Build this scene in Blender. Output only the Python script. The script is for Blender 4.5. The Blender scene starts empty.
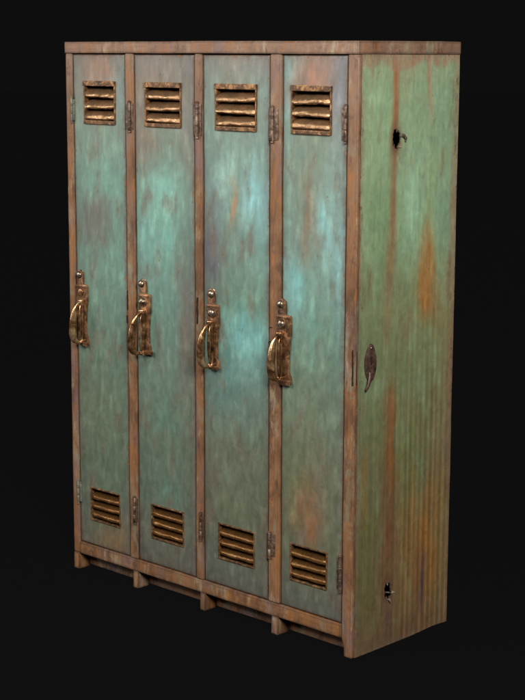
import bpy, bmesh, math, random
from mathutils import Vector, Matrix, noise

random.seed(7)
S = bpy.context.scene
COL = S.collection

# ------------------------------------------------------------------ measures (metres)
W, D, H = 1.2775, 0.460, 1.800
DOORS = [(0.0364, 0.2902), (0.3394, 0.6098), (0.6527, 0.9302), (0.9863, 1.2311)]
DZ0, DZ1 = 0.1018, 1.7590
POSTS = [(0.0, 0.0318), (0.2950, 0.3343), (0.6149, 0.6475), (0.9354, 0.9808), (1.2363, W)]
FEET = [(0.0, 0.028), (0.310, 0.335), (0.634, 0.657), (0.951, 0.979), (1.2535, W)]
UPV = [(0.093, 0.248), (0.390, 0.557), (0.708, 0.882), (1.022, 1.178)]
LOV = [(0.093, 0.247), (0.401, 0.557), (0.7155, 0.877), (1.026, 1.178)]
ROOT = Vector((W / 2, D / 2, 0))

# ------------------------------------------------------------------ scene graph helpers
ORG = {}

def empty(name, loc):
    o = bpy.data.objects.new(name, None)
    COL.objects.link(o)
    o.location = loc
    o.empty_display_size = 0.1
    ORG[o.name] = Vector(loc)
    return o

def obj(name, bm, mat, parent=None, smooth=True, angle=40):
    """bm is in world coordinates; the mesh gets its own origin at its centre"""
    c = Vector((0, 0, 0))
    vs = [v.co for v in bm.verts]
    lo = Vector((min(v[i] for v in vs) for i in range(3)))
    hi = Vector((max(v[i] for v in vs) for i in range(3)))
    c = (lo + hi) / 2
    bmesh.ops.translate(bm, verts=bm.verts, vec=-c)
    bmesh.ops.recalc_face_normals(bm, faces=bm.faces)
    me = bpy.data.meshes.new(name)
    bm.to_mesh(me)
    bm.free()
    me.materials.append(mat)
    if smooth:
        for p in me.polygons:
            p.use_smooth = True
        try:
            me.set_sharp_from_angle(angle=math.radians(angle))
        except Exception:
            pass
    o = bpy.data.objects.new(name, me)
    COL.objects.link(o)
    if parent is not None:
        o.parent = parent
        o.location = c - ORG[parent.name]
    else:
        o.location = c
    ORG[o.name] = c
    return o


def newbm():
    return bmesh.new()

def box(bm, x0, x1, y0, y1, z0, z1, bev=0.0, seg=2, cuts=0):
    t = bmesh.new()
    bmesh.ops.create_cube(t, size=1.0)
    for v in t.verts:
        v.co = Vector((x0 + (v.co.x + .5) * (x1 - x0), y0 + (v.co.y + .5) * (y1 - y0), z0 + (v.co.z + .5) * (z1 - z0)))
    if bev > 0:
        bmesh.ops.bevel(t, geom=t.edges[:], offset=bev, segments=seg, profile=0.6, affect='EDGES', clamp_overlap=True)
    merge(bm, t)

def merge(bm, t, mat=None):
    if mat is not None:
        bmesh.ops.transform(t, matrix=mat, verts=t.verts)
    me = bpy.data.meshes.new('tmp')
    t.to_mesh(me)
    t.free()
    bm.from_mesh(me)
    bpy.data.meshes.remove(me)

def slice_long(bm, axis, n, lo, hi):
    """cut a long bar so that it can be dented"""
    for i in range(1, n):
        co = [0, 0, 0]
        no = [0, 0, 0]
        co[axis] = lo + (hi - lo) * i / n
        no[axis] = 1
        bmesh.ops.bisect_plane(bm, geom=bm.verts[:] + bm.edges[:] + bm.faces[:], plane_co=co, plane_no=no)

def dent(bm, amp, freq, seed=0.0):
    for v in bm.verts:
        p = v.co * freq + Vector((seed, seed * 1.7, -seed))
        v.co += Vector((noise.noise(p), noise.noise(p + Vector((31, 7, 3))), noise.noise(p + Vector((5, 51, 13))))) * amp

def sweep(bm, pts, rad, closed=False, seg=10, squash=1.0, side=None):
    """tube through pts; rad is one radius per point; squash flattens along the 'side' direction"""
    n = len(pts)
    rings = []
    up = Vector(side) if side is not None else Vector((1, 0, 0))
    for i, p in enumerate(pts):
        a = pts[(i - 1) % n] if (closed or i > 0) else p
        b = pts[(i + 1) % n] if (closed or i < n - 1) else p
        t = (Vector(b) - Vector(a)).normalized()
        e1 = (up - t * up.dot(t)).normalized()
        e2 = t.cross(e1)
        ring = []
        for k in range(seg):
            an = 2 * math.pi * k / seg
            ring.append(bm.verts.new(Vector(p) + e1 * math.cos(an) * rad[i] * squash + e2 * math.sin(an) * rad[i]))
        rings.append(ring)
    m = n if closed else n - 1
    for i in range(m):
        r0, r1 = rings[i], rings[(i + 1) % n]
        for k in range(seg):
            bm.faces.new((r0[k], r0[(k + 1) % seg], r1[(k + 1) % seg], r1[k]))
    if not closed:
        bm.faces.new(rings[0][::-1])
        bm.faces.new(rings[-1])

def twisted(bm, path, seg):
    """closed bar of flattened section whose flat turns along the path, like a hand-forged grip"""
    n = len(path)
    rings = []
    for i, (p, r, a) in enumerate(path):
        t = (path[(i + 1) % n][0] - path[i - 1][0]).normalized()
        e1 = Vector((1, 0, 0))
        e1 = (e1 - t * e1.dot(t)).normalized()
        e2 = t.cross(e1)
        tw = 1.0 * a + 0.3 * math.sin(2 * a)
        ring = []
        for k in range(seg):
            an = 2 * math.pi * k / seg
            u, v = math.cos(an), math.sin(an)
            groove = 1 - 0.16 * math.exp(-((an - math.pi / 2) / .35) ** 2)
            u, v = u * r * 1.12 * groove, v * r * 0.74 * groove
            u, v = u * math.cos(tw) - v * math.sin(tw), u * math.sin(tw) + v * math.cos(tw)
            ring.append(bm.verts.new(p + e1 * u + e2 * v))
        rings.append(ring)
    for i in range(n):
        r0, r1 = rings[i], rings[(i + 1) % n]
        for k in range(seg):
            bm.faces.new((r0[k], r0[(k + 1) % seg], r1[(k + 1) % seg], r1[k]))

def dome(bm, c, r, h, seg=20, rings=6, base=0.0):
    """round-headed stud standing on the -Y side"""
    prof = [(r, base)] if base else []
    prof = [(r * 1.0, 0.0), (r, -base)]
    for i in range(1, rings):
        a = math.pi / 2 * i / rings
        prof.append((r * math.cos(a), -base - h * math.sin(a)))
    rs = []
    for (rr, yy) in prof:
        rs.append([bm.verts.new((c[0] + rr * math.cos(2 * math.pi * k / seg), c[1] + yy, c[2] + rr * math.sin(2 * math.pi * k / seg))) for k in range(seg)])
    tip = bm.verts.new((c[0], c[1] - base - h, c[2]))
    for a, b in zip(rs[:-1], rs[1:]):
        for k in range(seg):
            bm.faces.new((a[k], a[(k + 1) % seg], b[(k + 1) % seg], b[k]))
    for k in range(seg):
        bm.faces.new((rs[-1][k], rs[-1][(k + 1) % seg], tip))
    bm.faces.new(rs[0][::-1])

def plate(bm, outline, y0, y1, bev=0.001):
    """closed outline (x,z) extruded from y0 (front) to y1 (back)"""
    f = [bm.verts.new((x, y0, z)) for x, z in outline]
    face = bm.faces.new(f)
    r = bmesh.ops.extrude_face_region(bm, geom=[face])
    vs = [g for g in r['geom'] if isinstance(g, bmesh.types.BMVert)]
    for v in vs:
        v.co.y = y1
    if bev:
        es = [e for e in face.edges] if face.is_valid else []
        if es:
            bmesh.ops.bevel(bm, geom=es, offset=bev, segments=2, profile=0.6, affect='EDGES')

# ------------------------------------------------------------------ colour helpers
def lin(c):
    c = max(0.0, min(255.0, c)) / 255.0
    return c / 12.92 if c <= 0.04045 else ((c + 0.055) / 1.055) ** 2.4

def L(*rgb):
    return tuple(lin(c) for c in rgb) + (1.0,)

def mix3(a, b, t):
    return (a[0] + (b[0] - a[0]) * t, a[1] + (b[1] - a[1]) * t, a[2] + (b[2] - a[2]) * t)

def smooth(t):
    t = max(0.0, min(1.0, t))
    return t * t * (3 - 2 * t)

def fbm(x, y, z, o=4):
    return noise.fractal(Vector((x, y, z)), 0.9, 2.1, o)

# ------------------------------------------------------------------ materials
class NT:
    def __init__(self, name):
        self.m = bpy.data.materials.new(name)
        self.m.use_nodes = True
        self.t = self.m.node_tree
        self.t.nodes.clear()
        self.out = self.n('ShaderNodeOutputMaterial')
        self.b = self.n('ShaderNodeBsdfPrincipled')
        self.l(self.b.outputs[0], self.out.inputs[0])
        self.pos = self.n('ShaderNodeNewGeometry').outputs['Position']

    def n(self, typ, **kw):
        nd = self.t.nodes.new(typ)
        for k, v in kw.items():
            setattr(nd, k, v)
        return nd

    def l(self, a, b):
        self.t.links.new(a, b)

    def mapping(self, scale, loc=(0, 0, 0)):
        m = self.n('ShaderNodeMapping')
        m.inputs['Scale'].default_value = scale
        m.inputs['Location'].default_value = loc
        self.l(self.pos, m.inputs['Vector'])
        return m.outputs[0]

    def noise(self, vec, scale, detail=5, rough=0.6, dist=0.0):
        n = self.n('ShaderNodeTexNoise')
        n.inputs['Scale'].default_value = scale
        n.inputs['Detail'].default_value = detail
        n.inputs['Roughness'].default_value = rough
        n.inputs['Distortion'].default_value = dist
        self.l(vec, n.inputs['Vector'])
        return n.outputs['Fac']

    def ramp(self, fac, stops, interp='LINEAR'):
        r = self.n('ShaderNodeValToRGB')
        r.color_ramp.interpolation = interp
        e = r.color_ramp.elements
        while len(e) < len(stops):
            e.new(0.5)
        for i, (p, c) in enumerate(stops):
            e[i].position = p
            e[i].color = c if isinstance(c, tuple) else (c, c, c, 1)
        self.l(fac, r.inputs[0])
        return r.outputs[0]

    def mix(self, fac, a, b, mode='MIX'):
        m = self.n('ShaderNodeMix', data_type='RGBA', blend_type=mode)
        for sock, v in ((m.inputs[0], fac), (m.inputs[6], a), (m.inputs[7], b)):
            if isinstance(v, (tuple, float, int)):
                sock.default_value = v
            else:
                self.l(v, sock)
        return m.outputs[2]

    def math(self, op, a, b=None):
        m = self.n('ShaderNodeMath', operation=op)
        for sock, v in zip(m.inputs, (a, b)):
            if v is None:
                continue
            if isinstance(v, (float, int)):
                sock.default_value = v
            else:
                self.l(v, sock)
        return m.outputs[0]

    def bump(self, h, strength, dist=0.002):
        b = self.n('ShaderNodeBump')
        b.inputs['Strength'].default_value = strength
        b.inputs['Distance'].default_value = dist
        self.l(h, b.inputs['Height'])
        self.l(b.outputs[0], self.b.inputs['Normal'])

    def edge(self, radius):
        """0 on flats, 1 on worn edges"""
        bv = self.n('ShaderNodeBevel', samples=6)
        bv.inputs['Radius'].default_value = radius
        ge = self.n('ShaderNodeNewGeometry')
        d = self.n('ShaderNodeVectorMath', operation='DOT_PRODUCT')
        self.l(bv.outputs[0], d.inputs[0])
        self.l(ge.outputs['Normal'], d.inputs[1])
        return self.math('SUBTRACT', 1.0, d.outputs['Value'])

    def set(self, **kw):
        names = dict(color='Base Color', rough='Roughness', metal='Metallic', spec='Specular IOR Level')
        for k, v in kw.items():
            s = self.b.inputs[names[k]]
            if isinstance(v, (tuple, float, int)):
                s.default_value = v
            else:
                self.l(v, s)


def mat_paint(name, streak=0.5, calm=0.0):
    t = NT(name)
    at = t.n('ShaderNodeAttribute', attribute_name='Paint')
    col = at.outputs['Color']
    wear = at.outputs['Alpha']
    brush = t.noise(t.mapping((1, 1, 0.2)), 120, 6, 0.65)               # vertical brushing
    cloud = t.noise(t.mapping((1, 1, 0.8)), 30, 7, 0.66, 0.8)
    fine = t.noise(t.pos, 620, 3, 0.6)
    col = t.mix(streak, col, t.mix(1.0, col, t.ramp(brush, [(0.3, .74), (0.7, 1.24)]), 'MULTIPLY'))
    col = t.mix(0.7, col, t.mix(1.0, col, t.ramp(cloud, [(0.3, .76), (0.7, 1.20)]), 'MULTIPLY'))
    # grime in speckles, heavier where the paint is worn
    grime = t.noise(t.mapping((1, 1, 0.6), (5, 2, 7)), 55, 8, 0.75)
    gm = t.math('ADD', t.math('SUBTRACT', grime, calm), t.math('MULTIPLY', wear, 0.20))
    col = t.mix(t.ramp(gm, [(0.56, 0.0), (0.76, 0.50)]), col, L(88, 74, 62))
    # crisp chips down to rusty steel with a dark lip, and chalky specks
    chips = t.noise(t.mapping((1, 1, 0.75), (3, 1, 2)), 75, 9, 0.70)
    cm = t.math('ADD', t.math('SUBTRACT', chips, calm), t.math('MULTIPLY', wear, 0.125))
    col = t.mix(t.ramp(cm, [(0.655, 0.0), (0.67, 0.75)]), col, L(58, 46, 40))
    col = t.mix(t.ramp(cm, [(0.685, 0.0), (0.70, 0.9)]), col, L(128, 86, 54))
    speck = t.noise(t.mapping((1, 1, 0.7)), 300, 3, 0.6)
    col = t.mix(t.ramp(speck, [(0.70, 0.0), (0.78, 0.35)]), col, L(168, 180, 164))
    scr = t.noise(t.mapping((0.5, 1, 0.16), (1, 8, 3)), 190, 2, 0.5)
    col = t.mix(t.ramp(scr, [(0.735, 0.0), (0.77, 0.22)]), col, L(150, 160, 146))
    col = t.mix(0.4, col, t.mix(1.0, col, t.ramp(fine, [(0.25, .70), (0.75, 1.25)]), 'MULTIPLY'))
    ed = t.edge(0.004)
    col = t.mix(t.ramp(ed, [(0.02, 0.0), (0.2, 0.85)]), col, L(66, 52, 44))
    t.set(color=col, rough=t.ramp(cloud, [(0.3, .36), (0.7, .60)]), spec=0.5)
    t.bump(t.math('ADD', t.math('MULTIPLY', cloud, 0.8), t.math('SUBTRACT', t.math('MULTIPLY', fine, 0.5), t.math('MULTIPLY', t.ramp(cm, [(0.655, 0.0), (0.68, 1.0)]), 0.6))), 0.35, 0.0015)
    return t.m


def mat_frame(name, off=0.0, along='Z'):
    """brown rusted steel of the posts and rails, paint long gone"""
    t = NT(name)
    big = t.noise(t.mapping((1, 1, 0.45), (off, 2, 1)), 9, 6, 0.6, 0.5)
    grain = t.noise(t.mapping((1, 1, 0.14) if along == 'Z' else (0.14, 0.3, 1), (off, 0, 0)), 110, 6, 0.65)
    blot = t.noise(t.mapping((1, 1, 0.5), (off, 5, 9)), 32, 7, 0.66, 0.4)
    fine = t.noise(t.pos, 520, 3, 0.6)
    col = t.ramp(big, [(0.30, L(64, 45, 35)), (0.43, L(100, 69, 45)), (0.55, L(122, 86, 57)), (0.70, L(130, 104, 80))])
    sep = t.n('ShaderNodeSeparateXYZ')
    t.l(t.pos, sep.inputs[0])
    zz = sep.outputs['Z']
    # greyer and pinker towards the top, plain ochre rust lower down
    top = t.ramp(t.math('SUBTRACT', t.math('ADD', zz, t.math('MULTIPLY', blot, 0.7)), 1.4), [(0.38, 0.0), (0.74, 0.65)])
    col = t.mix(top, col, L(128, 103, 89))
    col = t.mix(t.ramp(blot, [(0.56, 0.0), (0.66, 0.7)]), col, L(146, 96, 52))
    col = t.mix(t.ramp(blot, [(0.34, 0.75), (0.44, 0.0)]), col, L(84, 58, 46))
    pits = t.noise(t.mapping((1, 1, 0.5), (off, 1, 4)), 150, 5, 0.7)
    col = t.mix(t.ramp(pits, [(0.60, 0.0), (0.68, 0.6)]), col, L(70, 50, 42))
    pale = t.noise(t.mapping((1, 1, 0.3), (off + 7, 3, 4)), 14, 7, 0.75)
    col = t.mix(t.ramp(pale, [(0.54, 0.0), (0.66, 0.8)]), col, L(156, 140, 116))
    rem = t.noise(t.mapping((1, 1, 0.35), (off + 2, 9, 6)), 17, 8, 0.72, 0.5)
    col = t.mix(t.ramp(rem, [(0.55, 0.0), (0.63, 0.65)]), col, L(116, 116, 98))
    pur = t.noise(t.mapping((1, 1, 0.3), (off + 11, 6, 2)), 12, 7, 0.68)
    col = t.mix(t.ramp(pur, [(0.53, 0.0), (0.64, 0.7)]), col, L(112, 92, 92))
    org = t.noise(t.mapping((1, 1, 0.25), (off + 5, 4, 1)), 11, 6, 0.65)
    col = t.mix(t.ramp(org, [(0.54, 0.0), (0.66, 0.75)]), col, L(144, 94, 48))
    col = t.mix(0.6, col, t.mix(1.0, col, t.ramp(grain, [(0.3, .70), (0.7, 1.25)]), 'MULTIPLY'))
    col = t.mix(0.45, col, t.mix(1.0, col, t.ramp(fine, [(0.25, .7), (0.75, 1.25)]), 'MULTIPLY'))
    ed = t.edge(0.014)
    brk = t.noise(t.pos, 60, 4, 0.6)
    em = t.math('MULTIPLY', t.ramp(ed, [(0.02, 0.0), (0.08, 1.0)]), t.ramp(brk, [(0.35, 0.6), (0.6, 1.0)]))
    col = t.mix(em, col, L(50, 34, 28))
    t.set(color=col, rough=t.ramp(blot, [(0.3, .45), (0.7, .75)]), metal=0.0, spec=0.4)
    t.bump(t.math('ADD', t.math('MULTIPLY', grain, 0.8), t.math('MULTIPLY', blot, 0.8)), 0.45, 0.002)
    return t.m


def mat_metal(name, light, mid, dark, metal=0.85, r0=0.24, r1=0.5, scale=60, bump=0.5):
    t = NT(name)
    a = t.noise(t.pos, scale, 6, 0.65, 0.6)
    b = t.noise(t.mapping((1, 1, 1), (4, 4, 4)), scale * 4, 4, 0.6)
    col = t.ramp(a, [(0.32, dark), (0.50, mid), (0.66, light)])
    col = t.mix(0.5, col, t.mix(1.0, col, t.ramp(b, [(0.3, .6), (0.7, 1.35)]), 'MULTIPLY'))
    ed = t.edge(0.003)
    col = t.mix(t.ramp(ed, [(0.03, 0.0), (0.3, 0.75)]), col, light)
    t.set(color=col, rough=t.ramp(b, [(0.3, r0), (0.7, r1)]), metal=metal, spec=0.5)
    t.bump(t.math('ADD', a, t.math('MULTIPLY', b, 0.4)), bump, 0.002)
    return t.m


def mat_plain(name, c, rough=0.9, spec=0.1):
    t = NT(name)
    n = t.noise(t.pos, 40, 5, 0.6)
    t.set(color=t.mix(0.5, c, t.mix(1.0, c, t.ramp(n, [(0.3, .6), (0.7, 1.3)]), 'MULTIPLY')), rough=rough, spec=spec)
    return t.m


M_DOOR = mat_paint('worn_teal_paint', 0.30, 0.012)
M_SIDE = mat_paint('worn_green_paint', 0.42, 0.045)
M_FRAME = mat_frame('rusted_brown_steel')
M_RAIL = mat_frame('rusted_brown_rail', 3.0, 'X')
M_VFRAME = mat_metal('dark_pressed_rim', L(168, 124, 80), L(98, 70, 46), L(48, 34, 26), 0.5, 0.28, 0.55, 60, 0.6)
M_VFRAMELOW = mat_metal('dull_pressed_rim', L(150, 112, 72), L(92, 66, 42), L(46, 34, 24), 0.35, 0.35, 0.6, 60, 0.5)
M_VENT = mat_metal('rusty_copper_louvre', L(222, 180, 136), L(176, 124, 80), L(92, 60, 40), 0.75, 0.22, 0.40, 14, 0.02)
M_VENTLOW = mat_metal('dull_rusty_louvre', L(160, 114, 66), L(100, 68, 38), L(46, 32, 22), 0.7, 0.2, 0.40, 26, 0.06)
M_BRONZE = mat_metal('tarnished_bronze', L(232, 192, 148), L(156, 112, 76), L(52, 36, 27), 0.82, 0.14, 0.30, 26, 0.08)
M_PLATE = mat_metal('worn_bronze_plate', L(188, 142, 104), L(122, 88, 62), L(58, 41, 32), 0.65, 0.24, 0.48, 40, 0.4)
M_STUD = mat_metal('scuffed_steel_stud', L(206, 190, 170), L(142, 122, 104), L(66, 52, 44), 0.85, 0.18, 0.38, 90, 0.3)
M_HINGE = mat_metal('rusted_hinge_steel', L(140, 116, 100), L(98, 78, 66), L(44, 34, 29), 0.5, 0.32, 0.6, 60, 0.6)
M_PALE = mat_metal('paint_covered_hinge', L(120, 118, 104), L(94, 96, 84), L(62, 56, 50), 0.0, 0.45, 0.65, 60, 0.5)
M_IRON = mat_metal('brown_iron', L(108, 84, 72), L(80, 60, 52), L(44, 34, 30), 0.3, 0.4, 0.6, 50, 0.4)
M_TORN = mat_metal('torn_bare_steel', L(196, 184, 168), L(128, 112, 98), L(46, 38, 34), 0.4, 0.35, 0.6, 120, 0.4)
M_DARK = mat_plain('dark_inside', (0.012, 0.010, 0.008, 1))
M_VOID = mat_plain('black_slot', (0.024, 0.016, 0.011, 1))

# ------------------------------------------------------------------ the locker
locker = empty('metal_locker', ROOT)
locker['label'] = 'rusty green four-door metal locker with louvred vents and bronze pull handles on black floor'
locker['category'] = 'locker'

# --- frame: five posts, rails, cap, feet
for i, (x0, x1) in enumerate(POSTS):
    b = newbm()
    ydeep = 0.0165 if i in (0, 4) else 0.032
    zlo = (0.0575, 0.0992, 0.0992, 0.0992, 0.0)[i]
    box(b, x0, x1, 0.0, ydeep, zlo, 1.7625, 0.0065, 4)
    slice_long(b, 2, 60, zlo, 1.7625)
    if i == 4:
        for v in b.verts:
            if v.co.z < 0.056 and v.co.x < x0 + .015:
                v.co.x += 0.010
    dent(b, 0.0007, 7, i * 3.1)
    obj('post', b, M_FRAME, locker)
b = newbm()
box(b, POSTS[0][1] + .0002, POSTS[4][0] - .0002, -0.0002, 0.032, 0.0575, 0.0990, 0.003, 3)
slice_long(b, 0, 40, 0, W)
dent(b, 0.0008, 9, 4.0)
obj('bottom_rail', b, M_RAIL, locker)
b = newbm()
box(b, -0.0008, W + 0.0012, -0.0022, D + 0.0018, 1.7630, H, 0.0035, 3)
slice_long(b, 0, 40, 0, W)
slice_long(b, 1, 14, 0, D)
dent(b, 0.0012, 7, 9.0)
obj('top_panel', b, M_RAIL, locker)
for i, (x0, x1) in enumerate(FEET[:4]):
    b = newbm()
    box(b, x0, x1, 0.0005 if i else 0.001, 0.048 if i < 4 else 0.0155, 0.0, 0.0572, 0.002, 2)
    # slightly flared toe
    for v in b.verts:
        if v.co.z < 0.02 and v.co.y < 0.03:
            v.co.y -= 0.0012
    dent(b, 0.0006, 25, i)
    obj('foot', b, M_FRAME, locker)
b = newbm()
box(b, 0.004, W - 0.006, 0.0482, 0.052, 0.0065, 0.0930, 0.001, 1)
slice_long(b, 0, 30, 0, W)
dent(b, 0.0012, 6, 2.0)
obj('toe_board', b, M_RAIL, locker)

# --- closed body behind the doors
b = newbm()
box(b, 0.004, W - 0.006, D - 0.003, D, 0.004, 1.7625, 0.0)
obj('back_panel', b, M_DARK, locker)
b = newbm()
box(b, 0.004, W - 0.006, 0.0525, D - 0.0035, 0.0935, 0.0965, 0.0)
obj('base_panel', b, M_DARK, locker)
for (x0, x1) in POSTS[1:4]:
    b = newbm()
    xm = (x0 + x1) / 2
    box(b, xm - 0.001, xm + 0.001, 0.0325, D - 0.004, 0.0970, 1.7620, 0.0)
    obj('partition', b, M_DARK, locker)

# --- painted sheet grids
def axis_lines(lo, hi, step, keep):
    ks = sorted(set([lo, hi] + list(keep)))
    out = [lo]
    for a, c in zip(ks[:-1], ks[1:]):
        n = max(1, round((c - a) / step))
        out += [a + (c - a) * (j + 1) / n for j in range(n)]
    return out

def paint_mesh(o, fn):
    me = o.data
    c = ORG[o.name]
    at = me.color_attributes.new('Paint', 'FLOAT_COLOR', 'POINT')
    buf = []
    for v in me.vertices:
        r, g, bl, wr = fn(v.co + c)
        buf += [lin(r), lin(g), lin(bl), wr]
    at.data.foreach_set('color', buf)

ROWS = [
    # door 1: (v from the top, left, middle, right)
    [(0.00, (124, 122, 112), (146, 118, 100), (116, 142, 142)), (0.05, (122, 134, 120), (142, 124, 104), (112, 150, 150)),
     (0.16, (106, 148, 130), (112, 148, 128), (110, 154, 138)), (0.25, (102, 146, 126), (106, 160, 140), (102, 154, 136)),
     (0.31, (100, 128, 114), (108, 116, 104), (102, 148, 130)), (0.40, (98, 140, 122), (100, 148, 128), (106, 158, 140)),
     (0.56, (90, 128, 110), (94, 134, 114), (96, 136, 116)), (0.71, (92, 120, 100), (92, 126, 104), (88, 128, 108)),
     (0.82, (88, 116, 98), (86, 122, 102), (86, 122, 102)), (0.92, (88, 114, 102), (90, 112, 98), (90, 118, 104)),
     (1.00, (102, 108, 100), (122, 108, 84), (118, 108, 86))],
    [(0.00, (126, 124, 116), (132, 124, 114), (124, 120, 116)), (0.07, (132, 126, 112), (118, 134, 118), (120, 122, 116)),
     (0.18, (124, 124, 110), (108, 142, 122), (122, 132, 118)), (0.25, (108, 156, 138), (114, 182, 164), (106, 144, 126)),
     (0.36, (108, 168, 152), (106, 166, 150), (100, 138, 122)), (0.49, (96, 144, 128), (94, 142, 126), (106, 112, 102)),
     (0.60, (92, 130, 114), (94, 136, 118), (100, 120, 106)), (0.75, (88, 124, 108), (86, 122, 106), (90, 118, 102)),
     (0.86, (86, 118, 104), (84, 126, 112), (88, 112, 100)), (0.93, (94, 104, 96), (94, 108, 98), (92, 104, 96)),
     (1.00, (96, 100, 94), (98, 102, 96), (94, 102, 98))],
    [(0.00, (128, 132, 124), (140, 132, 122), (128, 128, 122)), (0.06, (112, 142, 130), (118, 142, 128), (112, 148, 138)),
     (0.18, (106, 144, 130), (112, 150, 134), (112, 152, 140)), (0.25, (110, 152, 144), (114, 158, 146), (116, 172, 172)),
     (0.35, (98, 108, 108), (106, 142, 126), (108, 164, 152)), (0.44, (94, 118, 104), (98, 142, 120), (100, 146, 126)),
     (0.53, (94, 134, 118), (102, 164, 154), (100, 164, 158)), (0.63, (88, 124, 116), (90, 134, 126), (92, 132, 122)),
     (0.74, (96, 122, 102), (94, 120, 100), (92, 116, 98)), (0.86, (92, 110, 92), (90, 116, 90), (92, 110, 90)),
     (0.93, (92, 106, 96), (90, 108, 98), (92, 106, 94)), (1.00, (92, 104, 100), (94, 106, 104), (94, 104, 98))],
    [(0.00, (122, 160, 158), (150, 122, 106), (122, 126, 132)), (0.06, (118, 162, 156), (152, 120, 102), (128, 140, 144)),
     (0.15, (112, 150, 132), (110, 146, 124), (118, 148, 138)), (0.25, (108, 146, 126), (122, 134, 112), (118, 160, 150)),
     (0.32, (110, 154, 142), (122, 130, 110), (118, 176, 176)), (0.40, (112, 170, 166), (108, 152, 136), (110, 162, 154)),
     (0.50, (106, 152, 138), (98, 138, 116), (98, 142, 126)), (0.61, (100, 134, 108), (98, 130, 104), (96, 128, 110)),
     (0.73, (98, 118, 92), (100, 116, 90), (96, 120, 98)), (0.82, (98, 112, 84), (118, 106, 78), (96, 116, 90)),
     (0.91, (94, 108, 92), (96, 108, 88), (92, 108, 92)), (1.00, (92, 104, 100), (92, 106, 102), (92, 106, 104))],
]
# rubbed and rusty patches, plus pale cyan highlights painted into the colour: door, u, v, ru, rv, colour, strength
SPOTS = [
    (0, .5, .09, .55, .07, (138, 118, 100), .35), (1, .5, .09, .55, .07, (138, 118, 100), .45), (2, .5, .08, .5, .06, (136, 124, 108), .4), (3, .5, .09, .5, .07, (142, 118, 100), .4),
    (0, .55, .03, .30, .03, (160, 118, 94), .7), (0, .30, .35, .16, .05, (112, 106, 96), .7), (0, .75, .98, .28, .04, (138, 102, 66), .7),
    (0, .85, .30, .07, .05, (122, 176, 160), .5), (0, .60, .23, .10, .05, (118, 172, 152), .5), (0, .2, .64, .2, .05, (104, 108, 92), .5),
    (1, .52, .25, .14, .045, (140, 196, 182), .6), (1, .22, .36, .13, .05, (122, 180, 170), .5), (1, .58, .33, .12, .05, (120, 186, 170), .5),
    (1, .86, .50, .10, .12, (114, 102, 94), .75), (1, .15, .17, .15, .03, (138, 116, 100), .6), (1, .55, .845, .12, .02, (92, 130, 116), .5),
    (1, .3, .04, .3, .03, (146, 118, 102), .5), (1, .5, .70, .2, .05, (84, 134, 118), .4),
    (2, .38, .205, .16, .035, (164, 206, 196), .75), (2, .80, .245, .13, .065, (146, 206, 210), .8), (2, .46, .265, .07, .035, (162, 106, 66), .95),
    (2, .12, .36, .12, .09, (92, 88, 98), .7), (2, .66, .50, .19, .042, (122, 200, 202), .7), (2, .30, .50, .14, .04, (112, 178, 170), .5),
    (2, .35, .58, .2, .06, (80, 132, 128), .5), (2, .15, .80, .12, .06, (112, 100, 88), .4),
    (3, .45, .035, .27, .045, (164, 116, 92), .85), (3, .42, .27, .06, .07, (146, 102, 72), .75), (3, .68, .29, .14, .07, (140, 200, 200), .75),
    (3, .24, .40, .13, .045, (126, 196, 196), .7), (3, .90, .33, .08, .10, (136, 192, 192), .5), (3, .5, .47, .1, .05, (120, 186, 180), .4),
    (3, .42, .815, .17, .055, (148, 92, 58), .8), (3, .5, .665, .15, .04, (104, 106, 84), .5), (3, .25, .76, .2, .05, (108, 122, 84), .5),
    (3, .06, .08, .07, .09, (124, 178, 176), .6), (3, .9, .06, .12, .08, (124, 130, 146), .6),
]

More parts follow.
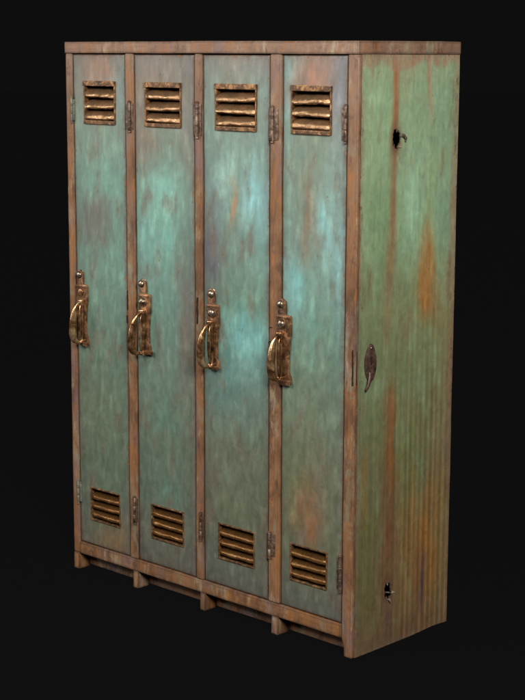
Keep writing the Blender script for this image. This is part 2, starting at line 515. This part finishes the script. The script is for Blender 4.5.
def door_colour(k):
    x0, x1 = DOORS[k]
    rows = ROWS[k]
    spots = [s for s in SPOTS if s[0] == k]

    def fn(p):
        u = (p.x - x0) / (x1 - x0)
        v = (DZ1 - p.z) / (DZ1 - DZ0)
        w1 = fbm(p.x * 14, k * 9.0, p.z * 7)
        w2 = fbm(p.x * 14 + 40, k * 9.0, p.z * 7)
        uu = min(1, max(0, u + 0.10 * w1))
        vv = min(0.9999, max(0, v + 0.018 * w2))
        for a, c in zip(rows[:-1], rows[1:]):
            if a[0] <= vv <= c[0]:
                break
        t = smooth((vv - a[0]) / (c[0] - a[0]))
        l, m, r = mix3(a[1], c[1], t), mix3(a[2], c[2], t), mix3(a[3], c[3], t)
        col = mix3(l, m, smooth(uu * 2)) if uu < .5 else mix3(m, r, smooth(uu * 2 - 1))
        lum = 0.32 * col[0] + 0.53 * col[1] + 0.15 * col[2]
        warm = smooth((vv - .45) / .3)
        col = mix3((lum * (1.03 + .07 * warm), lum, lum * (0.96 - .13 * warm)), col, 0.72 - .16 * warm)
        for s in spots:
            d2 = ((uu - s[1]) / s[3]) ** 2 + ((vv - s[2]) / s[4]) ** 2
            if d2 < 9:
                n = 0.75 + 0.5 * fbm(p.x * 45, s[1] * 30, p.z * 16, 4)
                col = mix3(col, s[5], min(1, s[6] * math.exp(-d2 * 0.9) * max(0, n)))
        # mottling: brown bleeding through, paler wiped streaks
        br = fbm(p.x * 17 + 7, k * 5.0, p.z * 8, 5)
        col = mix3(col, (116, 104, 90), 0.55 * smooth((br - 0.10) / 0.8))
        pl = fbm(p.x * 34 + 90, k * 5.0, p.z * 12, 4)
        col = mix3(col, (col[0] * 1.22, col[1] * 1.24, col[2] * 1.22), 0.5 * smooth((pl - 0.1) / 0.6))
        val = 1 + 0.07 * fbm(p.x * 60, k, p.z * 14, 4)
        # rust creeping in from the edges, a pale right-hand strip, darker borders
        e = min(u, 1 - u) * (x1 - x0)
        q = math.exp(-(((1 - u) * (x1 - x0) - .008) / .005) ** 2) * (0.6 + 0.8 * fbm(p.x * 9, 3.0, p.z * 5, 3))
        col = mix3(col, (136, 134, 126), max(0, min(.55, q * .6)))
        e2 = min(v, 1 - v) * (DZ1 - DZ0)
        g = max(math.exp(-e / 0.004), math.exp(-e2 / 0.008)) * (0.55 + 0.8 * fbm(p.x * 30, 2, p.z * 18, 3))
        col = mix3(col, (104, 84, 72), max(0, min(0.8, g)))
        val *= 0.885 - 0.10 * math.exp(-e / 0.022) - 0.05 * math.exp(-e2 / 0.05)
        wear = max(0.0, min(1.0, 1.0 * math.exp(-min(e, e2) / 0.009) + 0.5 * smooth((br - 0.1) / 0.8)))
        return (col[0] * val, col[1] * val, col[2] * val, wear)
    return fn

def louvre_vent(k, x0, x1, z0, z1, upper, door, yf):
    """pressed frame and three bent blades; x0..z1 is the outer outline"""
    r = random.Random(k * 7 + upper)
    b = newbm()
    h = z1 - z0
    w = x1 - x0
    # blades: arc profile, leaning out and down; thin gaps of shade above each
    tops = [0.875, 0.620, 0.365] if upper else [0.90, 0.635, 0.37]
    prof_n = 14
    bl = h * 0.262
    nx = 48
    for bi, tf in enumerate(tops):
        zt = z0 + h * tf
        skew = r.uniform(-.003, .003)
        rows = []
        for j in range(prof_n + 1):
            s = j / prof_n
            q = s
            y = yf + 0.020 - (0.0265 if upper else 0.0235) * (1 - (1 - min(1, q * 1.04)) ** 3.4 if q < .96 else 1) + (0.006 * ((q - .88) / .12) ** 2 if q > .88 else 0)
            z = zt - bl * (0.20 + 0.80 * q)
            row = []
            for i in range(nx + 1):
                f = i / nx
                x = x0 + w * (0.028 + 0.944 * f)
                n = noise.noise(Vector((f * 3.6 + bi * 9, s * 2 + k * 4.0, upper * 7.0)))
                n2 = noise.noise(Vector((f * 11 + bi * 9, s * 5 + k * 4.0, upper * 3.0)))
                am = 1.1 if upper else 0.6
                endc = 0.0015 * (max(0, 1 - f * 12) + max(0, 1 - (1 - f) * 12))
                row.append(b.verts.new((x, y + endc + 0.0022 * n * am + 0.0007 * n2 * am, z + skew * (f - .5) + (0.0022 * n + 0.0009 * n2) * am)))
            rows.append(row)
        for a, c in zip(rows[:-1], rows[1:]):
            for i in range(nx):
                b.faces.new((a[i], a[i + 1], c[i + 1], c[i]))
    bmesh.ops.solidify(b, geom=b.faces[:], thickness=0.0014)
    slats = b
    # frame ring
    f = newbm()
    t = 0.0055
    lip = 0.0055 if upper else 0.0030
    def bar(xa, xb, za, zb, proud, seed):
        q = newbm()
        box(q, xa, xb, yf - proud, yf + 0.019, za, zb, 0.0016, 2)
        slice_long(q, 0, 10, xa, xb)
        slice_long(q, 2, 8, za, zb)
        dent(q, 0.0008 if upper else 0.0006, 60, seed + k * 3)
        merge(f, q)
    if upper:
        bar(x0, x1, z1 - 0.0165, z1, lip + 0.003, 1)            # hood
        bar(x0 + .001, x1 - .002, z0, z0 + 0.0125, lip + 0.0015, 2)
    else:
        bar(x0, x1, z1 - t, z1, lip, 1)
        bar(x0 + .001, x1 - .001, z0, z0 + t, lip, 2)
    bar(x0, x0 + t, z0 + 0.003, z1 - 0.003, lip - .0004, 3)
    bar(x1 - t, x1 - 0.0005, z0 + 0.003, z1 - 0.003, lip - .0004, 4)
    # the dark pocket behind the blades
    me = M_VENT if upper else M_VENTLOW
    fr = obj('vent_frame', f, M_VFRAME if upper else M_VFRAMELOW, door)
    obj('vent_louvres', slats, me, door, angle=60)
    return fr

for k, (x0, x1) in enumerate(DOORS):
    yf = 0.0030
    holes = [(UPV[k][0] + .003, UPV[k][1] - .003, 1.538, 1.6715), (LOV[k][0] + .003, LOV[k][1] - .003, 0.1915, 0.3040)]
    xs = axis_lines(x0, x1, 0.005, [x0 + .0012, x0 + .0026, x0 + .0045, x1 - .0045, x1 - .0026, x1 - .0012] + [h[0] for h in holes] + [h[1] for h in holes])
    zs = axis_lines(DZ0, DZ1, 0.006, [DZ0 + .0012, DZ0 + .0026, DZ0 + .0045, DZ1 - .0045, DZ1 - .0026, DZ1 - .0012] + [h[2] for h in holes] + [h[3] for h in holes])
    b = newbm()
    gv = {}
    def inside(xa, xb, za, zb):
        xm, zm = (xa + xb) / 2, (za + zb) / 2
        return any(h[0] < xm < h[1] and h[2] < zm < h[3] for h in holes)
    for i, x in enumerate(xs):
        for j, z in enumerate(zs):
            ee = min(x - x0, x1 - x, z - DZ0, DZ1 - z)
            y = yf + 0.0042 * max(0.0, 1 - ee / 0.0045) ** 2 + 0.0016 * noise.noise(Vector((x * 7, k * 4.0, z * 4))) + 0.0004 * noise.noise(Vector((x * 30, k * 4.0, z * 22)))
            gv[i, j] = b.verts.new((x, y, z))
    for i in range(len(xs) - 1):
        for j in range(len(zs) - 1):
            if not inside(xs[i], xs[i + 1], zs[j], zs[j + 1]):
                b.faces.new((gv[i, j], gv[i + 1, j], gv[i + 1, j + 1], gv[i, j + 1]))
    for v in [v for v in b.verts if not v.link_faces]:
        b.verts.remove(v)
    be = [e for e in b.edges if e.is_boundary]
    r = bmesh.ops.extrude_edge_only(b, edges=be)
    for g in r['geom']:
        if isinstance(g, bmesh.types.BMVert):
            g.co.y += 0.016
    door = obj('door', b, M_DOOR, locker)
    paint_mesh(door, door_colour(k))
    louvre_vent(k, UPV[k][0], UPV[k][1], 1.5350, 1.6745, 1, door, yf)
    louvre_vent(k, LOV[k][0], LOV[k][1], 0.1885, 0.3070, 0, door, yf)

    # --- handle: back plate, domed lock button, boss, hanging D-shaped pull
    px0, px1 = [(0.041, 0.098), (0.357, 0.411), (0.672, 0.724), (0.972, 1.029)][k]
    kx = [0.060, 0.371, 0.692, 0.988][k]
    cx = (px0 + px1) / 2
    yp = -0.0012
    b = newbm()
    zt, zb = 1.001, (0.795, 0.806, 0.797, 0.792)[k]
    out = []
    fk = max(.36, (kx - px0) / (px1 - px0))
    for (fx, fz) in ((.94, 0), (1.0, .03), (1.0, .28), (.93, .34), (.84, .62), (.86, .82), (.98, .88), (1.0, .98), (.9, 1.0), (.25, 1.0), (.15, .97), (.22, .85), (.18, .62), (.06, .45), (0.0, .34), (0, .03), (fk - .27, 0), (fk - .29, -.10), (fk - .24, -.20), (fk, -.235), (fk + .24, -.20), (fk + .29, -.10), (fk + .27, 0)):
        out.append((px0 + (px1 - px0) * fx, zt - (zt - zb) * fz))
    plate(b, out, yp - 0.0042, yp + 0.004, 0.0015)
    dent(b, 0.0007, 40, k)
    # shallow raised rim at the top and the flared catch at the bottom
    q = newbm()
    box(q, px0 + .003, px1 - .003, yp - 0.008, yp - 0.003, zt - .010, zt - .002, 0.0018, 2)
    merge(b, q)
    q = newbm()
    box(q, px0 + .010, px1 + (.012 if k == 1 else .001), yp - 0.0105, yp - 0.003, zb - .001, zb + .012, 0.002, 2)
    slice_long(q, 0, 8, px0, px1 + .012)
    dent(q, 0.0016, 55, k + 3)
    merge(b, q)
    obj('handle_plate', b, M_PLATE, door)
    b = newbm()
    dome(b, (kx, yf - 0.002, 1.033), 0.0125, 0.010, 22, 6, 0.006)
    dome(b, (kx, yf + 0.001, 1.033), 0.0165, 0.003, 22, 4, 0.002)
    obj('lock_button', b, M_STUD, door)
    b = newbm()
    dome(b, (kx + .006, yp - 0.004, 0.975), 0.0145, 0.011, 22, 6, 0.004)
    if k == 0:
        bmesh.ops.scale(b, vec=(1, .55, 1), verts=b.verts, space=Matrix.Translation((0, 0.005, 0)))
    obj('rivet_boss', b, M_PLATE if k == 0 else M_STUD, door)
    # pull: closed D standing out from the plate
    b = newbm()
    n = 40
    zt2, zb2 = 0.944, 0.806
    zc, hh = (zt2 + zb2) / 2, (zt2 - zb2) / 2
    proj = (0.031, 0.040, 0.038, 0.033)[k]
    lean = (0.10, 0.20, 0.05, 0.02)[k]
    ptx = kx + (0.012, 0.007, 0.004, 0.003)[k]
    path = []
    for i in range(n):
        a = 2 * math.pi * i / n                    # 0 = top, quarter = farthest out
        out_ = math.sin(a)
        zz = zc + hh * math.copysign(abs(math.cos(a)) ** 0.85, math.cos(a))
        y = yp - 0.012 - (proj * (max(0.0, math.sin(a - 0.30 * math.sin(a))) ** 0.75) if out_ > 0 else 0.003 * out_)
        x = ptx + lean * 0.03 * math.cos(a) + (0.007 if out_ < 0 else -0.002) * abs(out_)
        r0 = 0.0130 * (1 - 0.44 * abs(math.cos(a - .15)) ** 2) if out_ > 0 else 0.0048
        path.append((Vector((x, y, zz)), r0, a))
    twisted(b, path, 16)
    # second strand forged against the inside of the grip
    pts, rad = [], []
    for i in range(15):
        f = i / 14
        a = math.pi * (0.06 + 0.88 * f)
        zz = zc + (hh - .008) * math.cos(a)
        pts.append(Vector((ptx + 0.005 + 0.003 * math.sin(a), yp - 0.013 - proj * 0.36 * math.sin(a), zz)))
        rad.append(0.0028 + 0.0012 * math.sin(a))
    sweep(b, pts, rad, False, 10, 1.0, (1, 0, 0))
    # pivot lug joining pull and plate at the top
    q = newbm()
    box(q, ptx - 0.011, ptx + 0.012, yp - 0.019, yp - 0.002, 0.928, 0.952, 0.005, 3)
    merge(b, q)
    q = newbm()
    box(q, ptx - 0.008, ptx + 0.010, yp - 0.016, yp - 0.002, 0.800, 0.816, 0.004, 3)
    merge(b, q)
    dent(b, 0.0006, 30, k * 5)
    obj('pull_handle', b, M_BRONZE, door)

# --- hinges: leaf and three-knuckle barrel
def hinge(xb, xa, xc, zlo, zhi, slim=False, mat=None):
    b = newbm()
    r = 0.0052 if not slim else 0.004
    box(b, xa, xc, -0.0022, 0.0035, zlo + .004, zhi - .004, 0.001, 2)
    hz = (zhi - zlo) / 3
    for j in range(3):
        za, zb_ = zlo + hz * j + 0.0006, zlo + hz * (j + 1) - 0.0006
        sweep(b, [(xb, -0.0048, za), (xb, -0.0048, za + .0012), (xb, -0.0048, zb_ - .0012), (xb, -0.0048, zb_)], [r * .8, r, r, r * .8], False, 14, 1, (1, 0, 0))
    for zz, d in ((zlo, -1), (zhi, 1)):
        sweep(b, [(xb, -0.0048, zz), (xb, -0.0048, zz + d * .003), (xb, -0.0048, zz + d * .0055)], [r * .95, r * 1.05, r * .4], False, 14, 1, (1, 0, 0))
    dent(b, 0.0005, 60, xb * 9)
    obj('hinge', b, mat or M_HINGE, locker)
for (z0u, z1u, z0l, z1l), (xa, xc) in zip(
        [(1.519, 1.610, .226, .314), (1.511, 1.615, .236, .322), (1.510, 1.610, .244, .322), (1.519, 1.620, .202, .312)],
        [((0.3215, 0.300, 0.3335), (0.3260, 0.315, 0.3345)), ((0.6320, 0.6145, 0.6475), (0.6430, 0.637, 0.6478)), ((0.9500, 0.9350, 0.9715), (0.9460, 0.9355, 0.9660)), ((1.2345, 1.219, 1.236), (1.2345, 1.219, 1.236))]):
    hinge(*xa, z0u, z1u)
    hinge(*xc, z0l, z1l)
hinge(0.0350, 0.0345, 0.043, 1.540, 1.617, True, M_PALE)
hinge(0.0360, 0.0355, 0.048, 0.240, 0.318, True, M_PALE)

# --- strike slots in the posts (thin dark strips set on in place of shaded openings)
for (sx, za, zb_, wdt) in ((0.2985, .940, 1.004, .005), (0.2950, .896, .921, .006), (0.6260, .930, 1.014, .008), (1.2690, .824, .930, .0055), (0.9435, .955, 0.958, .012), (0.9415, .912, .915, .012)):
    b = newbm()
    box(b, sx - wdt / 2, sx + wdt / 2, -0.0009, 0.002, za, zb_, 0.0004, 1)
    slice_long(b, 2, 14, za, zb_)
    for v in b.verts:
        v.co.x += 0.0022 * noise.noise(Vector((sx * 50 + (9 if v.co.x > sx else 0), 1.0, v.co.z * 90)))
    obj('strike_slot', b, M_VOID, locker)
b = newbm()
box(b, 1.2765, 1.2785, 0.006, 0.009, .826, .925, 0.0005, 1)
obj('strike_slot', b, M_VOID, locker)

# ------------------------------------------------------------------ side sheets
SY0, SY1 = 0.0168, D + 0.0022
def side_colour(p):
    d = (p.y - SY0) / (SY1 - SY0)
    z = p.z
    w = fbm(p.y * 10, 3.0, z * 3)
    dd = d + 0.035 * w
    zz = z + 0.03 * fbm(p.y * 12, 9.0, z * 5)
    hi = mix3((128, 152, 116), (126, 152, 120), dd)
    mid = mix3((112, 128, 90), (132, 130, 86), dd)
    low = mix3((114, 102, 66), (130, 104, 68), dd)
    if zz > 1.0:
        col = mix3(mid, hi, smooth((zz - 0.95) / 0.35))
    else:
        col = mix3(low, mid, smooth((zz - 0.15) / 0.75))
    mot = fbm(p.y * 20 + 3, 8.0, z * 7, 5)
    col = mix3(col, (146, 172, 140), 0.4 * smooth((mot - .1) / .6))
    mot2 = fbm(p.y * 26 + 30, 2.0, z * 6, 5)
    col = mix3(col, (126, 108, 78), 0.5 * smooth((mot2 - .15) / .6))
    def blob(d0, z0, rd, rz, c, s, nf=1.0):
        nonlocal col
        q = abs((dd - d0) / rd) ** 2 + abs((zz - z0) / rz) ** 4
        if q < 8:
            n = 0.75 + 0.55 * nf * fbm(p.y * 50, d0 * 20, z * 7, 4)
            col = mix3(col, c, min(1, max(0, s * math.exp(-q) * n)))
    blob(.62, 1.30, .22, .18, (134, 176, 140), .7)
    blob(.22, 1.55, .12, .12, (134, 170, 128), .5)
    blob(.20, 1.25, .14, .16, (100, 132, 92), .6)
    blob(.85, 1.58, .12, .08, (112, 150, 116), .6)
    blob(.88, 1.30, .10, .12, (108, 146, 116), .6)
    blob(.52, 1.34, .06, .12, (150, 190, 158), .6)
    blob(.50, 1.72, .3, .03, (148, 150, 116), .5)
    blob(.44, 1.68, .06, .06, (150, 142, 108), .5)
    blob(.68, 1.66, .025, .10, (156, 120, 92), .7)
    blob(.70, 1.36, .05, .12, (128, 140, 96), .6)
    # long rust run below the upper hole
    blob(.315, 1.66, .034, .17, (150, 98, 66), 1.2, .5)
    blob(.315, 1.34, .034, .25, (132, 92, 62), 1.15, .5)
    blob(.98, .9, .05, .9, (142, 106, 82), .9)
    blob(.5, 1.755, .7, .022, (148, 112, 88), 1.0)
    blob(.5, .0, .7, .07, (112, 80, 56), 1.0)
    blob(.31, 1.10, .05, .20, (138, 116, 80), .8)
    blob(.69, 1.12, .075, .13, (162, 108, 54), 1.25)
    blob(.80, 1.02, .07, .10, (146, 124, 82), .6)
    blob(.60, .85, .25, .10, (118, 142, 104), .5)
    blob(.33, .62, .05, .18, (158, 86, 42), 1.2)
    blob(.33, .30, .09, .25, (126, 84, 56), 1.0)
    blob(.10, .32, .10, .20, (106, 118, 66), .6)
    blob(.07, .50, .05, .12, (156, 108, 58), .6)
    blob(.50, .55, .16, .14, (112, 124, 70), .6)
    blob(.66, .46, .05, .12, (122, 150, 112), .8)
    blob(.72, .28, .22, .20, (160, 108, 50), 1.0)
    blob(.70, .17, .05, .10, (98, 72, 68), 1.1)
    blob(.33, .06, .06, .08, (100, 78, 68), .7)
    blob(.92, .62, .08, .12, (138, 112, 90), .6)
    blob(.93, .22, .07, .20, (130, 122, 82), .5)
    blob(.20, .05, .3, .05, (124, 102, 68), .5)
    # vertical run marks, strongest low down
    st = noise.noise(Vector((p.y * 95, 1.0, z * 1.1))) + 0.5 * noise.noise(Vector((p.y * 240, 4.0, z * 2.0)))
    amt = 0.15 + 0.65 * smooth((1.10 - z) / 0.5)
    per = math.sin(p.y / 0.0245 * 2 * math.pi + 2.0 * noise.noise(Vector((p.y * 8, 6.0, z * 1.5))))
    k = amt * (0.13 * st + 0.10 * per * smooth((dd - .3) / .2))
    col = (col[0] * (1 + k * 1.2), col[1] * (1 + k), col[2] * (1 + k * .6))
    if k > 0.06 and z < 0.55:
        col = mix3(col, (204, 150, 72), min(.85, (k - .06) * 7) * smooth((dd - .42) / .15))
    e = min(p.y - SY0, SY1 - p.y)
    g = math.exp(-max(0, e) / 0.010) * (0.6 + .6 * fbm(p.y * 20, 1.0, z * 9, 3))
    g = max(g, math.exp(-max(0, 1.7625 - z) / 0.012) * .9, math.exp(-max(0, z) / 0.012) * .6)
    col = mix3(col, (142, 116, 94), max(0, min(.8, g)))
    lum = 0.32 * col[0] + 0.53 * col[1] + 0.15 * col[2]
    col = mix3((lum * 1.06, lum, lum * .93), col, 0.90)
    wear = max(0.0, min(1.0, math.exp(-max(0, min(e, z, 1.7625 - z)) / 0.014) + 0.5 * smooth((mot2 - .1) / .7)))
    for h in HOLES:
        q = math.hypot((p.y - h[0]) / h[2], (p.z - h[1] + .006) / h[3])
        kk = math.exp(-max(0, q - 1) * 1.6)
        col = mix3(col, (98, 72, 54), .75 * kk)
        wear = max(wear, kk)
    gn = 0.88 + .13 * smooth((p.z - .5) / 1.0)  # light falloff painted in: colour dims towards the bottom
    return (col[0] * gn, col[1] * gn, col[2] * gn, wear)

HOLES = [(0.173, 1.524, 0.0165, 0.026), (0.172, 0.171, 0.0155, 0.024)]
def side_sheet(x, outward, holes, name):
    b = newbm()
    ys = axis_lines(SY0, SY1, 0.004, [SY0 + .001, SY1 - .0015] + [h[0] for h in holes])
    zs = axis_lines(0.0, 1.7625, 0.006, [h[1] for h in holes])
    # finer rows round the holes
    for h in holes:
        zs = sorted(set(zs + [h[1] + (i - 16) * 0.003 for i in range(33) if 0 < h[1] + (i - 16) * 0.003 < 1.76]))
        ys = sorted(set(ys + [h[0] + (i - 14) * 0.002 for i in range(29)]))
    gv = {}
    for i, y in enumerate(ys):
        for j, z in enumerate(zs):
            dd = (y - SY0) / (SY1 - SY0)
            rip = 0.00025 * math.sin(y / 0.0245 * 2 * math.pi) * smooth((1.2 - z) / .4) * smooth((dd - .25) / .2)
            xx = x + outward * (rip + 0.0018 * noise.noise(Vector((7.0, y * 6, z * 3.5))) + 0.0005 * noise.noise(Vector((3.0, y * 40, z * 12))))
            zz = z
            if z < 0.1:
                lift = 0.0055 * math.exp(-((dd - .84) / .16) ** 2) * (1 - z / .1)
                zz = z + lift
            for h in holes:
                rr = math.hypot((y - h[0]) / h[2], (z - h[1]) / h[3])
                if rr < 2.2:
                    xx -= outward * 0.004 * (1 - rr / 2.2)
            if i in (0, len(ys) - 1):
                xx -= outward * 0.0015
            gv[i, j] = b.verts.new((xx, y, zz))
    for i in range(len(ys) - 1):
        for j in range(len(zs) - 1):
            ym, zm = (ys[i] + ys[i + 1]) / 2, (zs[j] + zs[j + 1]) / 2
            skip = False
            for h in holes:
                a = math.atan2((zm - h[1]) / h[3], (ym - h[0]) / h[2])
                lim = 1 + 0.45 * noise.noise(Vector((math.cos(a) * 2.4, math.sin(a) * 2.4, h[1] * 9)))
                if math.hypot((ym - h[0]) / h[2], (zm - h[1]) / h[3]) < lim:
                    skip = True
            if not skip:
                b.faces.new((gv[i, j], gv[i, j + 1], gv[i + 1, j + 1], gv[i + 1, j]))
    for v in [v for v in b.verts if not v.link_faces]:
        b.verts.remove(v)
    be = [e for e in b.edges if e.is_boundary]
    r = bmesh.ops.extrude_edge_only(b, edges=be)
    for g in r['geom']:
        if isinstance(g, bmesh.types.BMVert):
            g.co.x -= outward * 0.0025
    o = obj(name, b, M_SIDE, locker)
    paint_mesh(o, side_colour)
    return o
XS = W - 0.0022
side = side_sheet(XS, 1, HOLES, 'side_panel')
side_sheet(0.0022, -1, [], 'side_panel')

# torn metal tongues round the two holes
def flap(b, pts):
    vs = [b.verts.new(p) for p in pts]
    b.faces.new(vs)
for hi, h in enumerate(HOLES):
    b = newbm()
    r = random.Random(11 + hi)
    hy, hz = h[0], h[1]
    specs = [(-0.9, .9), (0.35, 1.1), (-1.7, 1.5), (2.4, .9), (1.5, .7), (3.4, .8)] if hi == 0 else [(-1.5, 1.3), (0.8, .8), (2.0, .8), (3.3, .9), (-0.3, .9)]
    for (a, s) in specs:
        rt = Vector((XS - 0.002, hy + math.cos(a) * h[2] * 1.05, hz + math.sin(a) * h[3] * 1.05))
        tan = Vector((0, -math.sin(a), math.cos(a)))
        rad_ = Vector((0, math.cos(a), math.sin(a)))
        wd = 0.0042 * s
        sgn = r.choice((-.15, .6))
        tip = rt + rad_ * 0.013 * s * sgn + Vector((0.0085 * s, 0, 0)) + tan * r.uniform(-.004, .004)
        midp = rt + rad_ * 0.004 * s * sgn + Vector((0.004 * s, 0, 0))
        flap(b, [rt - tan * wd, rt + tan * wd, midp + tan * wd * .8, midp - tan * wd * .7])
        flap(b, [midp - tan * wd * .7, midp + tan * wd * .8, tip + tan * .0012])
    if hi == 0:
        # the curl of steel hanging out to the right of the upper hole
        pts = [Vector((XS + .001, hy + .014, hz + .010)), Vector((XS + .006, hy + .024, hz + .010)), Vector((XS + .009, hy + .032, hz + .002)), Vector((XS + .007, hy + .033, hz - .008))]
        sweep(b, pts, [.0045, .005, .0045, .003], False, 8, .45, (1, 0, 0))
    else:
        pts = [Vector((XS - .002, hy - .012, hz - .002)), Vector((XS + .003, hy, hz - .004)), Vector((XS - .001, hy + .012, hz - .011))]
        sweep(b, pts, [.0018, .0022, .0015], False, 7, .6, (1, 0, 0))
    bmesh.ops.solidify(b, geom=b.faces[:], thickness=0.0007)
    obj('torn_edge', b, M_TORN, side, angle=25)

# leaf-shaped keyhole plate and hanging lever on the side
KY, KZ = 0.067, 0.888
b = newbm()
def leaf(n=28):
    pts = []
    for i in range(n):
        a = 2 * math.pi * i / n
        z = math.cos(a)
        wv = abs(math.sin(a)) ** 0.9 * (0.0245 if z < 0.2 else 0.0245 * (1 - 0.35 * ((z - .2) / .8)))
        pts.append((math.copysign(wv, math.sin(a)), 0.053 * z - (0.004 if z < 0 else 0)))
    return pts
q = newbm()
plate(q, leaf(), 0.0, 0.008, 0.0028)
# plate() faces -Y; turn it to face +X:  (x, y, z) -> (-y, x, z)
merge(b, q, Matrix.Translation((XS + 0.0075, KY, KZ)) @ Matrix(((0, -1, 0, 0), (1, 0, 0, 0), (0, 0, 1, 0), (0, 0, 0, 1))))
dent(b, 0.0008, 50, 2)
ko = obj('keyhole_plate', b, M_IRON, side)
b = newbm()
pts = [Vector((XS + .012, KY - .010, KZ - .030)), Vector((XS + .016, KY - .016, KZ - .050)), Vector((XS + .016, KY - .021, KZ - .064)), Vector((XS + .012, KY - .025, KZ - .075)), Vector((XS + .011, KY - .026, KZ - .080))]
sweep(b, pts, [.0075, .0065, .005, .005, .0035], False, 12, .7, (1, 0, 0))
dent(b, 0.0006, 60, 6)
obj('latch_lever', b, M_IRON, side)
b = newbm()
box(b, XS + .0070, XS + .0083, KY - .0045, KY + .0025, KZ - .010, KZ + .012, .0005, 1)
q = newbm()
bmesh.ops.create_uvsphere(q, u_segments=14, v_segments=8, radius=.0062)
merge(b, q, Matrix.Translation((XS + .0062, KY - .0010, KZ + .012)) @ Matrix.Diagonal((.33, 1, 1, 1)))
obj('keyhole', b, M_VOID, side)
b = newbm()
q = newbm()
bmesh.ops.create_uvsphere(q, u_segments=14, v_segments=8, radius=.0055)
merge(b, q, Matrix.Translation((XS + .0060, KY + .001, KZ + .040)) @ Matrix.Diagonal((.6, 1, 1, 1)))
obj('screw_head', b, M_STUD, side)

# ------------------------------------------------------------------ floor (black, with a faint glow that matches the background)
t = NT('black_glowing_floor')
t.set(color=(0.0012, 0.0012, 0.0012, 1), rough=1.0, spec=0.0)
t.b.inputs['Emission Color'].default_value = (0.0040, 0.0040, 0.0040, 1)
t.b.inputs['Emission Strength'].default_value = 1.0
b = newbm()
bmesh.ops.create_grid(b, x_segments=8, y_segments=8, size=60)
fl = obj('floor', b, t.m, None, smooth=False)
fl.location = (0, 0, -0.001)
fl['kind'] = 'structure'

# ------------------------------------------------------------------ light
w = bpy.data.worlds.new('World')
S.world = w
w.use_nodes = True
bg = w.node_tree.nodes['Background']
bg.inputs[0].default_value = (0.0044, 0.0044, 0.0044, 1)
bg.inputs[1].default_value = 1.0

def area(name, loc, aim, sx, sy, power, col):
    d = bpy.data.lights.new(name, 'AREA')
    d.shape = 'RECTANGLE'
    d.size, d.size_y = sx, sy
    d.energy = power
    d.color = col
    o = bpy.data.objects.new(name, d)
    COL.objects.link(o)
    o.location = loc
    o.rotation_euler = (Vector(aim) - Vector(loc)).to_track_quat('-Z', 'Y').to_euler()
    return o
area('key_softbox', (-0.2, -3.5, 3.2), (0.7, 0.0, 1.05), 1.5, 1.2, 132, (1.0, 0.96, 0.90))
area('added_sheen_strip', (-2.6, -3.0, 1.9), (0.5, 0.0, 1.1), 0.7, 1.8, 38, (1.0, 0.98, 0.95))  # added lamp that puts a sheen across the doors
area('side_softbox', (4.3, -2.3, 3.0), (1.27, 0.25, 1.0), 1.3, 1.3, 265, (1.0, 0.97, 0.91))

# ------------------------------------------------------------------ camera
rx, rz, roll = -0.177907, 0.768235, -0.003124
sx_, cx_ = math.sin(rx), math.cos(rx)
fw = Vector((-math.sin(rz) * cx_, math.cos(rz) * cx_, sx_))
rt = Vector((math.cos(rz), math.sin(rz), 0))
up = rt.cross(fw)
r2 = rt * math.cos(roll) - up * math.sin(roll)
u2 = rt * math.sin(roll) + up * math.cos(roll)
cd = bpy.data.cameras.new('camera')
cd.sensor_fit = 'HORIZONTAL'
cd.sensor_width = 36
cd.lens = 1649.086 / 525 * 36
cd.clip_end = 500
cam = bpy.data.objects.new('camera', cd)
COL.objects.link(cam)
m = Matrix((r2, u2, -fw)).transposed().to_4x4()
m.translation = Vector((4.309376, -3.518641, 1.763729))
cam.matrix_world = m
S.camera = cam

S.view_settings.view_transform = 'Standard'
S.view_settings.look = 'None'
S.view_settings.exposure = 0
S.view_settings.gamma = 1
